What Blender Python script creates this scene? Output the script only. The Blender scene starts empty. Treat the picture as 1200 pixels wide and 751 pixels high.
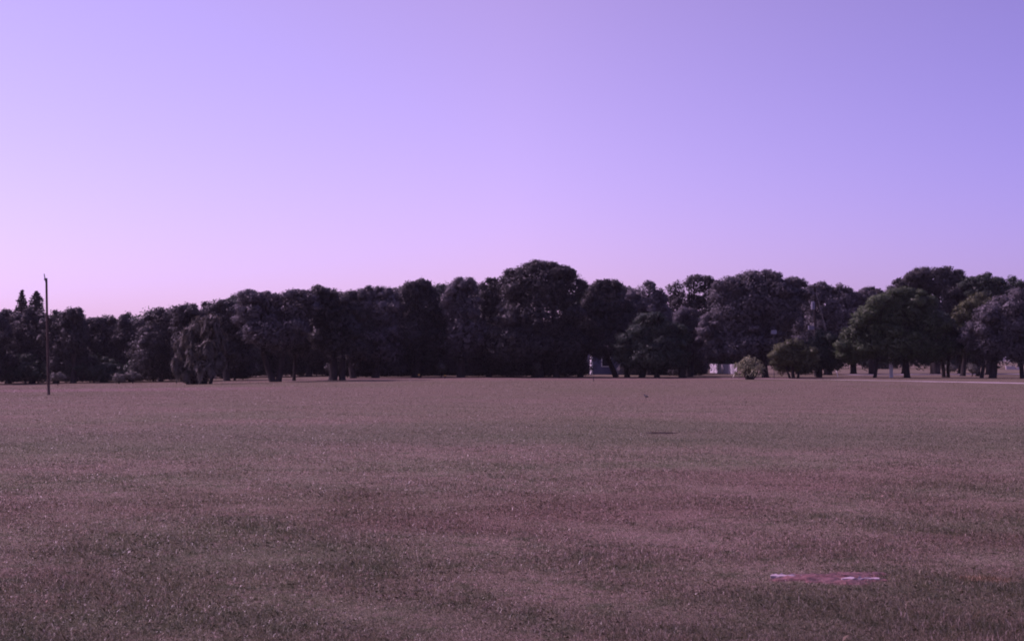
import bpy, math
import numpy as np

R = math.radians
scene = bpy.context.scene
COL = scene.collection

# ------------------------------------------------------------------ camera
EYE = 1.7
HOR = 422.0                       # photo row of the horizon (photo is 1200 x 751)
F = 1667.0                        # focal length in photo pixels
PITCH = math.atan((HOR - 375.5) / F)
cam_d = bpy.data.cameras.new('camera')
cam_d.sensor_width = 36.0
cam_d.lens = 36.0 * F / 1200.0
cam_d.clip_start = 0.1
cam_d.clip_end = 9000
cam = bpy.data.objects.new('camera', cam_d)
COL.objects.link(cam)
cam.location = (0, 0, EYE)
cam.rotation_euler = (R(90) + PITCH, 0, 0)
scene.camera = cam

# ------------------------------------------------------------------ sky, sun, exposure
SUN_AZ = R(-71)                   # from +Y towards +X: the sun stands to the left, a little behind the trees
SUN_EL = R(43)
world = bpy.data.worlds.new('World')
scene.world = world
world.use_nodes = True
nt = world.node_tree
nt.nodes.clear()
wo = nt.nodes.new('ShaderNodeOutputWorld')
bg = nt.nodes.new('ShaderNodeBackground')
sky = nt.nodes.new('ShaderNodeTexSky')
sky.sky_type = 'NISHITA'
sky.sun_disc = False
sky.sun_elevation = SUN_EL
sky.sun_rotation = SUN_AZ
sky.altitude = 0
sky.air_density = 1.0
sky.dust_density = 1.2
sky.ozone_density = 1.0
tc = nt.nodes.new('ShaderNodeTexCoord')
sp = nt.nodes.new('ShaderNodeSeparateXYZ')
ramp = nt.nodes.new('ShaderNodeValToRGB')
cr = ramp.color_ramp
cr.elements[0].position = 0.0
cr.elements[0].color = (0.97, 0.625, 1.28, 1)
cr.elements[1].position = 0.25
cr.elements[1].color = (1.18, 0.63, 1.02, 1)
mul = nt.nodes.new('ShaderNodeMix')
mul.data_type = 'RGBA'
mul.blend_type = 'MULTIPLY'
mul.inputs[0].default_value = 1.0
L = nt.links.new
L(tc.outputs['Generated'], sp.inputs[0])
L(sp.outputs['Z'], ramp.inputs[0])
L(sky.outputs[0], mul.inputs[6])
L(ramp.outputs[0], mul.inputs[7])
rampx = nt.nodes.new('ShaderNodeValToRGB')      # the sky away from the sun is deeper
mx_ = nt.nodes.new('ShaderNodeMath'); mx_.operation = 'MULTIPLY_ADD'
mx_.inputs[1].default_value = 0.5; mx_.inputs[2].default_value = 0.5
L(sp.outputs['X'], mx_.inputs[0])
L(mx_.outputs[0], rampx.inputs[0])
ex = rampx.color_ramp.elements
ex[0].position = 0.30; ex[0].color = (0.86, 0.95, 1.0, 1)
ex[1].position = 0.70; ex[1].color = (0.69, 0.70, 0.87, 1)
e_ = ex.new(0.5); e_.color = (0.98, 0.94, 0.95, 1)
mul2 = nt.nodes.new('ShaderNodeMix'); mul2.data_type = 'RGBA'; mul2.blend_type = 'MULTIPLY'
mul2.inputs[0].default_value = 1.0
L(mul.outputs[2], mul2.inputs[6])
L(rampx.outputs[0], mul2.inputs[7])
L(mul2.outputs[2], bg.inputs[0])
bg.inputs[1].default_value = 0.15
L(bg.outputs[0], wo.inputs[0])

sun_d = bpy.data.lights.new('sun', 'SUN')
sun_d.energy = 4.0
sun_d.angle = R(0.53)
sun_d.color = (0.99, 0.65, 1.0)
sun = bpy.data.objects.new('sun', sun_d)
COL.objects.link(sun)
sun.rotation_euler = (R(90) - SUN_EL, 0, math.pi - SUN_AZ)
sun.location = (-60, 40, 80)

vs = scene.view_settings
vs.view_transform = 'Standard'
vs.look = 'None'
vs.gamma = 1.0
vs.exposure = 0.15
scene.cycles.use_denoising = True
scene.cycles.filter_width = 1.9
scene.cycles.max_bounces = 6
scene.cycles.diffuse_bounces = 3
scene.cycles.transmission_bounces = 4

# ------------------------------------------------------------------ helpers
def sstep(a, b, v):
    t = np.clip((np.asarray(v, float) - a) / (b - a), 0, 1)
    return t * t * (3 - 2 * t)

def terrain(x, y):
    x = np.asarray(x, float)
    y = np.asarray(y, float)
    z = -0.95 * sstep(-2, -62, x) * sstep(45, 140, y)
    z = z + 0.05 * np.sin(x * 0.11 + 0.7) * np.sin(y * 0.083) * sstep(15, 60, y)
    z = z + 0.012 * np.sin(x * 1.3 + y * 0.4) * np.sin(y * 0.9 - x * 0.5)
    return z

def gz(x, y):
    return float(terrain(x, y))

def at(px, py, d):
    """point at depth d that the photo shows at (px, py)"""
    u = (px - 600) / F
    v = (375.5 - py) / F
    cy, sy = math.cos(PITCH), math.sin(PITCH)
    dy = cy - v * sy
    dz = sy + v * cy
    return (u * d / dy, d, EYE + dz * d / dy)

def xof(px, d):
    return at(px, HOR, d)[0]

def tag(o, label=None, cat=None, group=None, kind=None):
    if label: o['label'] = label
    if cat: o['category'] = cat
    if group: o['group'] = group
    if kind: o['kind'] = kind
    return o

def empty(name, loc, label, cat, group=None, rz=0.0):
    o = bpy.data.objects.new(name, None)
    o.empty_display_size = 0.5
    COL.objects.link(o)
    o.location = loc
    o.rotation_euler = (0, 0, rz)
    return tag(o, label, cat, group)

class MB:
    """collects vertices and faces (numpy) for ONE mesh object"""
    def __init__(s):
        s.v = []; s.f = []; s.n = 0
    def add(s, v, f):
        v = np.asarray(v, float).reshape(-1, 3)
        s.v.append(v)
        s.f += [tuple(int(i) + s.n for i in q) for q in f]
        s.n += len(v)
    def box(s, x0, y0, z0, x1, y1, z1):
        v = [(x0,y0,z0),(x1,y0,z0),(x1,y1,z0),(x0,y1,z0),(x0,y0,z1),(x1,y0,z1),(x1,y1,z1),(x0,y1,z1)]
        s.add(v, [(0,3,2,1),(4,5,6,7),(0,1,5,4),(1,2,6,5),(2,3,7,6),(3,0,4,7)])
    def tube(s, pts, rad, n=8, cap=True):
        pts = np.asarray(pts, float)
        m = len(pts)
        rings = []
        for i in range(m):
            a = pts[max(i - 1, 0)]; b = pts[min(i + 1, m - 1)]
            t = (b - a) / (np.linalg.norm(b - a) + 1e-9)
            up = np.array([0, 0, 1.0]) if abs(t[2]) < 0.9 else np.array([1.0, 0, 0])
            e1 = np.cross(t, up); e1 /= np.linalg.norm(e1)
            e2 = np.cross(t, e1)
            ang = np.linspace(0, 2 * math.pi, n, endpoint=False)
            rings.append(pts[i] + rad[i] * (np.cos(ang)[:, None] * e1 + np.sin(ang)[:, None] * e2))
        fs = []
        for i in range(m - 1):
            for k in range(n):
                k2 = (k + 1) % n
                fs.append((i*n+k, i*n+k2, (i+1)*n+k2, (i+1)*n+k))
        if cap:
            fs.append(tuple(range(n)))
            fs.append(tuple((m-1)*n + k for k in reversed(range(n))))
        s.add(np.concatenate(rings), fs)
    def ball(s, c, r, nu=12, nv=8):
        r = np.ones(3) * np.asarray(r, float)
        vs_ = [(0, 0, 1)]
        for j in range(1, nv):
            th = math.pi * j / nv
            for k in range(nu):
                ph = 2 * math.pi * k / nu
                vs_.append((math.sin(th)*math.cos(ph), math.sin(th)*math.sin(ph), math.cos(th)))
        vs_.append((0, 0, -1))
        fs = [(0, 1+k, 1+(k+1) % nu) for k in range(nu)]
        for j in range(nv - 2):
            for k in range(nu):
                a = 1 + j*nu + k; b = 1 + j*nu + (k+1) % nu
                fs.append((a, a+nu, b+nu, b))
        last = len(vs_) - 1; o = 1 + (nv-2)*nu
        fs += [(last, o+(k+1) % nu, o+k) for k in range(nu)]
        s.add(np.array(vs_) * r + np.asarray(c, float), fs)
    def build(s, name, mat, parent=None, smooth=False):
        me = bpy.data.meshes.new(name)
        me.from_pydata([tuple(p) for p in np.concatenate(s.v)], [], s.f)
        me.materials.append(mat)
        if smooth:
            me.polygons.foreach_set('use_smooth', [True] * len(me.polygons))
        me.update()
        o = bpy.data.objects.new(name, me)
        COL.objects.link(o)
        if parent: o.parent = parent
        return o

def fast_mesh(name, verts, nside, mat, parent=None, bough=None):
    """verts (N*nside,3): N separate faces with nside corners each"""
    verts = np.ascontiguousarray(verts, np.float32)
    nv = len(verts); nf = nv // nside
    me = bpy.data.meshes.new(name)
    me.vertices.add(nv)
    me.vertices.foreach_set('co', verts.ravel())
    me.loops.add(nv)
    me.loops.foreach_set('vertex_index', np.arange(nv, dtype=np.int32))
    me.polygons.add(nf)
    me.polygons.foreach_set('loop_start', np.arange(0, nv, nside, dtype=np.int32))
    me.materials.append(mat)
    if bough is not None:
        a = me.attributes.new('bough', 'FLOAT_VECTOR', 'POINT')
        a.data.foreach_set('vector', np.ascontiguousarray(np.repeat(bough, nside, 0), np.float32).ravel())
    me.update(calc_edges=True)
    o = bpy.data.objects.new(name, me)
    COL.objects.link(o)
    if parent: o.parent = parent
    return o

# ------------------------------------------------------------------ materials
def new_mat(name):
    m = bpy.data.materials.new(name)
    m.use_nodes = True
    t = m.node_tree
    return m, t, t.nodes['Principled BSDF'], t.nodes['Material Output']

def plain(name, col, rough=0.8, var=0.25, scale=6.0, metal=0.0, stretch=(1, 1, 1)):
    m, t, p, o = new_mat(name)
    g = t.nodes.new('ShaderNodeTexCoord')
    mp = t.nodes.new('ShaderNodeMapping')
    mp.inputs['Scale'].default_value = stretch
    n = t.nodes.new('ShaderNodeTexNoise')
    n.inputs['Scale'].default_value = scale
    n.inputs['Detail'].default_value = 6
    r = t.nodes.new('ShaderNodeValToRGB')
    r.color_ramp.elements[0].position = 0.3
    r.color_ramp.elements[1].position = 0.7
    r.color_ramp.elements[0].color = tuple(c * (1 - var) for c in col) + (1,)
    r.color_ramp.elements[1].color = tuple(min(1, c * (1 + var)) for c in col) + (1,)
    t.links.new(g.outputs['Object'], mp.inputs[0])
    t.links.new(mp.outputs[0], n.inputs['Vector'])
    t.links.new(n.outputs[0], r.inputs[0])
    t.links.new(r.outputs[0], p.inputs['Base Color'])
    p.inputs['Roughness'].default_value = rough
    p.inputs['Metallic'].default_value = metal
    p.inputs['Specular IOR Level'].default_value = 0.12 if rough > 0.8 else 0.4
    b = t.nodes.new('ShaderNodeBump')
    b.inputs['Strength'].default_value = 0.4
    b.inputs['Distance'].default_value = 0.02
    t.links.new(n.outputs[0], b.inputs['Height'])
    t.links.new(b.outputs[0], p.inputs['Normal'])
    return m

def leaf_mat(name, c0, c1, trans=0.18, rough=0.55, soft=0.72):
    """leaf colour varies from leaf to leaf and from bough to bough"""
    m, t, p, o = new_mat(name)
    g = t.nodes.new('ShaderNodeNewGeometry')
    tcn = t.nodes.new('ShaderNodeTexCoord')
    n = t.nodes.new('ShaderNodeTexNoise')
    n.inputs['Scale'].default_value = 0.45
    n.inputs['Detail'].default_value = 2
    t.links.new(tcn.outputs['Object'], n.inputs['Vector'])
    ma = t.nodes.new('ShaderNodeMath'); ma.operation = 'MULTIPLY_ADD'
    ma.inputs[1].default_value = 0.55
    t.links.new(g.outputs['Random Per Island'], ma.inputs[0])
    mb = t.nodes.new('ShaderNodeMath'); mb.operation = 'MULTIPLY_ADD'
    mb.inputs[1].default_value = 1.6; mb.inputs[2].default_value = -0.55
    t.links.new(n.outputs[0], mb.inputs[0])
    t.links.new(mb.outputs[0], ma.inputs[2])
    mx = t.nodes.new('ShaderNodeMix'); mx.data_type = 'RGBA'
    mx.clamp_factor = True
    mx.inputs[6].default_value = c0 + (1,)
    mx.inputs[7].default_value = c1 + (1,)
    t.links.new(ma.outputs[0], mx.inputs[0])
    t.links.new(mx.outputs[2], p.inputs['Base Color'])
    p.inputs['Roughness'].default_value = rough
    if soft:
        # twigs of leaves share the direction of their bough
        at_ = t.nodes.new('ShaderNodeAttribute'); at_.attribute_name = 'bough'
        mn = t.nodes.new('ShaderNodeMix'); mn.data_type = 'VECTOR'
        mn.inputs[0].default_value = soft
        t.links.new(g.outputs['Normal'], mn.inputs[4]); t.links.new(at_.outputs['Vector'], mn.inputs[5])
        nn = t.nodes.new('ShaderNodeVectorMath'); nn.operation = 'NORMALIZE'
        t.links.new(mn.outputs[1], nn.inputs[0])
        t.links.new(nn.outputs[0], p.inputs['Normal'])
    p.inputs['Specular IOR Level'].default_value = 0.22
    tr = t.nodes.new('ShaderNodeBsdfTranslucent')
    t.links.new(mx.outputs[2], tr.inputs[0])
    ms = t.nodes.new('ShaderNodeMixShader')
    ms.inputs[0].default_value = trans
    t.links.new(p.outputs[0], ms.inputs[1])
    t.links.new(tr.outputs[0], ms.inputs[2])
    t.links.new(ms.outputs[0], o.inputs['Surface'])
    return m

M = {}
M['oak'] = leaf_mat('oak leaves', (0.025, 0.025, 0.024), (0.059, 0.059, 0.053))
M['grey'] = leaf_mat('grey leaves', (0.053, 0.050, 0.053), (0.123, 0.119, 0.121))
M['green'] = leaf_mat('green leaves', (0.034, 0.046, 0.026), (0.076, 0.106, 0.046))
M['deep'] = leaf_mat('deep green leaves', (0.023, 0.034, 0.025), (0.047, 0.065, 0.043), 0.18)
M['olive'] = leaf_mat('olive leaves', (0.040, 0.048, 0.024), (0.105, 0.118, 0.050))
M['pine'] = leaf_mat('pine needles', (0.016, 0.020, 0.016), (0.040, 0.046, 0.036), 0.15, soft=0)
M['frond'] = leaf_mat('palm fronds', (0.036, 0.039, 0.028), (0.135, 0.125, 0.095), 0.25, soft=0)
M['strap'] = leaf_mat('strap leaves', (0.090, 0.110, 0.065), (0.42, 0.42, 0.24), 0.3, 0.35, soft=0)
M['pale_leaf'] = leaf_mat('pale shrub leaves', (0.05, 0.055, 0.045), (0.16, 0.16, 0.13), 0.3)
M['bark'] = plain('bark', (0.028, 0.024, 0.022), 0.9, 0.45, 5.0, 0, (1, 1, 0.25))
M['pole_wood'] = plain('weathered pole wood', (0.075, 0.055, 0.045), 0.85, 0.35, 9.0, 0, (1, 1, 0.1))
M['white_paint'] = plain('white paint', (0.72, 0.72, 0.70), 0.6, 0.06, 3.0)
M['shaded_wall'] = plain('house wall with shade in its colour', (0.085, 0.095, 0.16), 0.7, 0.1, 2.0)  # dark blue stands for the tree shade on the house wall
M['lilac_board'] = plain('weathered white boards', (0.48, 0.46, 0.47), 0.8, 0.15, 3.0)
M['grey_metal'] = plain('grey metal', (0.17, 0.18, 0.21), 0.5, 0.12, 5.0, 0.0)
M['dark_metal'] = plain('dark metal', (0.04, 0.04, 0.045), 0.5, 0.2, 5.0)
M['roofing'] = plain('roof shingles', (0.11, 0.10, 0.10), 0.9, 0.3, 8.0)
M['glass'] = plain('window glass', (0.02, 0.022, 0.026), 0.1, 0.1, 2.0)
M['concrete'] = plain('pale concrete', (0.46, 0.40, 0.39), 0.85, 0.22, 1.2)
M['yellow_paint'] = plain('yellow paint', (0.45, 0.30, 0.05), 0.6, 0.15, 5.0)
M['feather'] = plain('black feathers', (0.012, 0.012, 0.014), 0.5, 0.3, 30.0)

# ---- turf: the same colours for the soil sheet and for the blades
def turf_group():
    g = bpy.data.node_groups.new('turf colours', 'ShaderNodeTree')
    g.interface.new_socket('Color', in_out='OUTPUT', socket_type='NodeSocketColor')
    out = g.nodes.new('NodeGroupOutput')
    geo = g.nodes.new('ShaderNodeNewGeometry')
    ln = g.links.new
    flat = g.nodes.new('ShaderNodeVectorMath'); flat.operation = 'MULTIPLY'
    flat.inputs[1].default_value = (1, 1, 0)
    ln(geo.outputs['Position'], flat.inputs[0])
    def noise(scale, detail, sx, sy, off):
        mp = g.nodes.new('ShaderNodeMapping')
        mp.inputs['Scale'].default_value = (sx, sy, 1)
        mp.inputs['Location'].default_value = (off, off * 0.7, 0)
        ln(flat.outputs[0], mp.inputs[0])
        n = g.nodes.new('ShaderNodeTexNoise')
        n.inputs['Scale'].default_value = scale
        n.inputs['Detail'].default_value = detail
        n.inputs['Roughness'].default_value = 0.6
        ln(mp.outputs[0], n.inputs['Vector'])
        return n.outputs[0]
    def mix(fac, a, b, lo=0.4, hi=0.6, amt=1.0):
        mr = g.nodes.new('ShaderNodeMapRange')
        mr.interpolation_type = 'SMOOTHSTEP'
        mr.inputs[1].default_value = lo; mr.inputs[2].default_value = hi
        mr.inputs[4].default_value = amt
        ln(fac, mr.inputs[0])
        m = g.nodes.new('ShaderNodeMix'); m.data_type = 'RGBA'
        ln(mr.outputs[0], m.inputs[0])
        for k, c in ((6, a), (7, b)):
            if isinstance(c, tuple): m.inputs[k].default_value = c + (1,)
            else: ln(c, m.inputs[k])
        return m.outputs[2]
    def blob(x, y, rx, ry):
        s_ = g.nodes.new('ShaderNodeVectorMath'); s_.operation = 'SUBTRACT'
        s_.inputs[1].default_value = (x, y, 0)
        ln(flat.outputs[0], s_.inputs[0])
        d_ = g.nodes.new('ShaderNodeVectorMath'); d_.operation = 'DIVIDE'
        d_.inputs[1].default_value = (rx, ry, 1)
        ln(s_.outputs[0], d_.inputs[0])
        l_ = g.nodes.new('ShaderNodeVectorMath'); l_.operation = 'LENGTH'
        ln(d_.outputs[0], l_.inputs[0])
        a_ = g.nodes.new('ShaderNodeMath'); a_.operation = 'MULTIPLY_ADD'
        ln(wob, a_.inputs[0]); a_.inputs[1].default_value = -1.6
        ln(l_.outputs['Value'], a_.inputs[2])
        i_ = g.nodes.new('ShaderNodeMath'); i_.operation = 'SUBTRACT'
        i_.inputs[0].default_value = 0.0
        ln(a_.outputs[0], i_.inputs[1])
        return i_.outputs[0]                       # higher = inside
    wob = noise(0.9, 4, 1, 1, 11.0)
    big = noise(0.035, 3, 1, 1, 3.0)
    mid = noise(0.16, 4, 1, 1.1, 7.0)
    small = noise(2.2, 4, 1, 1, 5.0)
    fine = noise(9.0, 3, 1, 1, 2.0)
    green = (0.225, 0.222, 0.140)
    dry = (0.330, 0.252, 0.205)
    red = (0.26, 0.150, 0.135)
    c = mix(mid, green, dry, 0.30, 0.68)
    c = mix(big, c, (0.235, 0.205, 0.140), 0.50, 0.68, 0.75)
    c = mix(small, c, (0.128, 0.148, 0.076), 0.50, 0.70, 0.7)
    c = mix(fine, c, (0.40, 0.285, 0.265), 0.50, 0.70, 0.75)
    c = mix(noise(5.0, 3, 1, 1, 9.0), c, (0.135, 0.150, 0.078), 0.54, 0.70, 0.6)
    # the far half of the field is drier and paler
    sepn = g.nodes.new('ShaderNodeSeparateXYZ')
    ln(flat.outputs[0], sepn.inputs[0])
    far = mix(big, (0.242, 0.186, 0.142), (0.218, 0.182, 0.124), 0.42, 0.60)
    c = mix(sepn.outputs['Y'], c, far, 22.0, 75.0, 0.8)
    for b in TURF_RED:
        c = mix(blob(*b), c, red, -1.15, -0.15, 0.22)
    for b in TURF_GREEN:
        c = mix(blob(*b), c, (0.180, 0.178, 0.118), -1.2, -0.1, 0.30)
    for b in TURF_PALE:
        c = mix(blob(*b), c, (0.30, 0.205, 0.185), -1.0, -0.4, 0.8)
    c = mix(blob(*TURF_RUST), c, (0.34, 0.20, 0.12), -1.0, -0.1, 0.5)
    fin = g.nodes.new('ShaderNodeMix'); fin.data_type = 'RGBA'; fin.blend_type = 'MULTIPLY'
    fin.inputs[0].default_value = 1.0
    fin.inputs[7].default_value = (0.95, 0.97, 0.88, 1)
    ln(c, fin.inputs[6])
    ln(fin.outputs[2], out.inputs[0])
    return g

def gp(px, py):
    """flat-ground point seen at photo pixel"""
    d = EYE * F / (py - HOR)
    return xof(px, d), d
TURF_RED = []
for px, py, rx, ry in ((600, 598, 1.7, 1.5), (740, 592, 1.3, 1.2), (520, 608, 0.9, .8), (1130, 594, 0.7, 0.7), (1150, 632, .5, .4),
                       (830, 565, 1.2, 1.5), (60, 600, .8, .8), (300, 585, 1.5, 1.0), (1010, 560, 1.6, 1.4)):
    x, d = gp(px, py); TURF_RED.append((x, d, rx, ry))
TURF_GREEN = []
for px, py, rx, ry in ((600, 507, 14, 3.2), (150, 516, 6, 3), (1000, 505, 10, 4), (850, 722, 0.8, 0.5), (480, 725, 0.8, .45), (1090, 700, 1.0, .45),
                       (100, 740, 1.0, .5), (1180, 520, 4, 3), (980, 735, .6, .3), (250, 650, 1.2, .7)):
    x, d = gp(px, py); TURF_GREEN.append((x, d, rx, ry))
TURF_PALE = [(6, 134, 22, 5.5), (xof(150, 95), 92, 8, 4), (xof(25, 88), 88, 5, 3)]
TURF_RUST = gp(1148, 678) + (0.15, 0.12)
TG = turf_group()

def turf_mat(name, mult, trans, bump):
    m, t, p, o = new_mat(name)
    gr = t.nodes.new('ShaderNodeGroup'); gr.node_tree = TG
    geo = t.nodes.new('ShaderNodeNewGeometry')
    ln = t.links.new
    col = gr.outputs[0]
    mm = t.nodes.new('ShaderNodeMix'); mm.data_type = 'RGBA'; mm.blend_type = 'MULTIPLY'
    mm.inputs[0].default_value = 1.0
    ln(col, mm.inputs[6])
    if trans:
        rr = t.nodes.new('ShaderNodeValToRGB')
        e = rr.color_ramp.elements
        e[0].position = 0.0; e[0].color = (0.28, 0.36, 0.23, 1)
        e[1].position = 1.0; e[1].color = (3.0, 3.0, 3.4, 1)
        k = e.new(0.6); k.color = (0.80, 0.83, 0.71, 1)
        k = e.new(0.88); k.color = (1.12, 1.08, 1.06, 1)
        k = e.new(0.94); k.color = (2.0, 1.95, 2.1, 1)
        ln(geo.outputs['Random Per Island'], rr.inputs[0])
        ln(rr.outputs[0], mm.inputs[7])
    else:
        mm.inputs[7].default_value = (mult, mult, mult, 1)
    ln(mm.outputs[2], p.inputs['Base Color'])
    p.inputs['Roughness'].default_value = 0.36 if trans else 0.95
    p.inputs['Specular IOR Level'].default_value = 0.5 if trans else 0.05
    if trans:
        tr = t.nodes.new('ShaderNodeBsdfTranslucent')
        ln(mm.outputs[2], tr.inputs[0])
        ms = t.nodes.new('ShaderNodeMixShader'); ms.inputs[0].default_value = trans
        ln(p.outputs[0], ms.inputs[1]); ln(tr.outputs[0], ms.inputs[2])
        ln(ms.outputs[0], o.inputs['Surface'])
    if bump:
        n = t.nodes.new('ShaderNodeTexNoise')
        n.inputs['Scale'].default_value = 14; n.inputs['Detail'].default_value = 5
        ln(geo.outputs['Position'], n.inputs['Vector'])
        b = t.nodes.new('ShaderNodeBump')
        b.inputs['Strength'].default_value = 0.6; b.inputs['Distance'].default_value = 0.04
        ln(n.outputs[0], b.inputs['Height']); ln(b.outputs[0], p.inputs['Normal'])
    return m
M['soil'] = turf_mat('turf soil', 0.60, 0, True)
M['blade'] = turf_mat('turf blades', 1.0, 0.35, False)

# ------------------------------------------------------------------ ground
def build_ground():
    ys = np.concatenate([np.linspace(-40, 4, 12), 4 * (75 ** np.linspace(0.02, 1, 150)), [420, 700, 1300, 2400, 4500]])
    u = np.linspace(-1, 1, 121)
    u = np.sign(u) * np.abs(u) ** 1.6
    V = []
    for y in ys:
        w = max(40, 1.1 * abs(y) + 30) if y < 500 else 1.6 * y
        x = u * w
        V.append(np.stack([x, np.full_like(x, y), terrain(x, y)], 1))
    V = np.concatenate(V)
    n = len(u)
    mb = MB()
    fs = [(j*n+i, j*n+i+1, (j+1)*n+i+1, (j+1)*n+i) for j in range(len(ys)-1) for i in range(n-1)]
    mb.add(V, fs)
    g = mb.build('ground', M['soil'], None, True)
    tag(g, 'wide level field of dry mown turf reaching back under the trees', 'ground', kind='structure')
build_ground()

# grass blades: dense at the camera's feet, larger tufts far off
SLAB = gp(975, 679)
def build_grass():
    rng = np.random.default_rng(3)
    N = 2300000
    # uniform in 1/distance: the same count for every row of the picture
    a0, a1 = 1 / 7.2, 1 / 150.0
    inv = rng.uniform(a1, a0, N)
    d = 1 / inv
    x = rng.uniform(-0.50, 0.50, N) * d
    # keep the bare soil round the slabs thin
    e = ((x - SLAB[0]) / 0.52) ** 2 + ((d - SLAB[1]) / 0.28) ** 2
    e = e * (1 + 0.5 * np.sin(x * 17) * np.sin(d * 23))
    keep = (e > 0.42 + 0.48 * rng.standard_normal(N))
    # clear the paved path
    keep &= ~((d > PATH_Y(x) - PATH_W(x)) & (d < PATH_Y(x) + PATH_W(x)) & (x > 18))
    # thin patches
    pt = np.sin(x * 2.1 + 3 * np.sin(d * 1.1)) * np.sin(d * 2.7 + 2 * np.sin(x * 1.7))
    keep &= rng.random(N) < np.clip(0.95 + 0.30 * pt * np.clip(1.3 - d / 30, 0, 1), 0.4, 1)
    x = x[keep]; d = d[keep]; N = len(x)
    z = terrain(x, d)
    px = d / 1422.0
    w = np.maximum(0.0024, 0.36 * px) * rng.uniform(0.6, 1.3, N)
    amp = np.clip(1.25 - d / 32, 0, 1)
    tuft = 0.78 + (0.45 * np.sin(x * 1.9 + 1.3 * np.sin(d * 1.3)) * np.sin(d * 1.6 + x)) * amp
    h = rng.gamma(3.5, 0.0062, N) * np.clip(tuft, 0.4, 1.3) + 0.009
    tall = rng.random(N) < 0.004
    h[tall] *= 1.5
    h = np.minimum(h, 0.095)
    h = np.minimum(h, 0.15)
    az = rng.uniform(0, 2 * math.pi, N)
    lean = np.abs(rng.normal(0.85, 0.42, N))
    lean = np.minimum(lean, 1.38)
    lean[h > 0.06] *= 0.6
    dirx, diry = np.cos(az), np.sin(az)
    tw = rng.uniform(0, 2 * math.pi, N)
    # blades seen mostly flat-on keep a width a viewer can resolve
    wx, wy = np.cos(tw * 0.25 - 0.78), np.sin(tw * 0.25 - 0.78)
    b = np.stack([x, d, z - 0.006], 1)
    side = np.stack([wx * w, wy * w, np.zeros(N)], 1)
    mid = b + np.stack([dirx * h * 0.5 * np.sin(lean * 0.6), diry * h * 0.5 * np.sin(lean * 0.6), h * 0.55 * np.cos(lean * 0.6)], 1)
    tip = b + np.stack([dirx * h * np.sin(lean), diry * h * np.sin(lean), h * np.cos(lean)], 1)
    q = np.stack([b - side * 0.5, b + side * 0.5, mid + side * 0.42, tip, mid - side * 0.42], 1).reshape(-1, 3)
    o = fast_mesh('grass', q, 5, M['blade'])
    tag(o, 'short dry mauve and green grass blades covering the field', 'grass', kind='stuff')

# path along the right far side
_p0 = gp(845, 443.2); _p1 = gp(1200, 448.6)
_sl = (_p1[1] - _p0[1]) / (_p1[0] - _p0[0])
def PATH_Y(x): return _p0[1] + (np.asarray(x) - _p0[0]) * _sl
def PATH_W(x): return 0.30 + 1.20 * sstep(24, 40, x)
build_grass()

def strip(name, xs, yf, wf, mat, label, cat):
    mb = MB()
    n = len(xs); V = []
    for x in xs:
        y = float(yf(x)); w = float(wf(x))
        zz = max(gz(x, y - w), gz(x, y + w)) + 0.006
        V += [(x, y - w, zz), (x, y + w, zz)]
    base = [(a, b, c - 0.10) for a, b, c in V]
    fs = [(2*i, 2*i+2, 2*i+3, 2*i+1) for i in range(n - 1)]
    mb.add(V + base, fs + [(2*i, 2*n+2*i, 2*n+2*i+2, 2*i+2) for i in range(n-1)] + [(2*i+1, 2*i+3, 2*n+2*i+3, 2*n+2*i+1) for i in range(n-1)])
    o = mb.build(name, mat)
    return tag(o, label, cat, kind='structure')
strip('path', np.linspace(_p0[0], 130, 70), PATH_Y, PATH_W, M['concrete'], 'pale narrow path crossing the lawn in front of the right trees', 'path')
strip('road', np.linspace(40, 160, 60), lambda x: 171.0 - (x - 40) * 0.06, lambda x: 4.0, M['concrete'], 'sunlit pale road behind the right trees', 'road')

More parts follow.
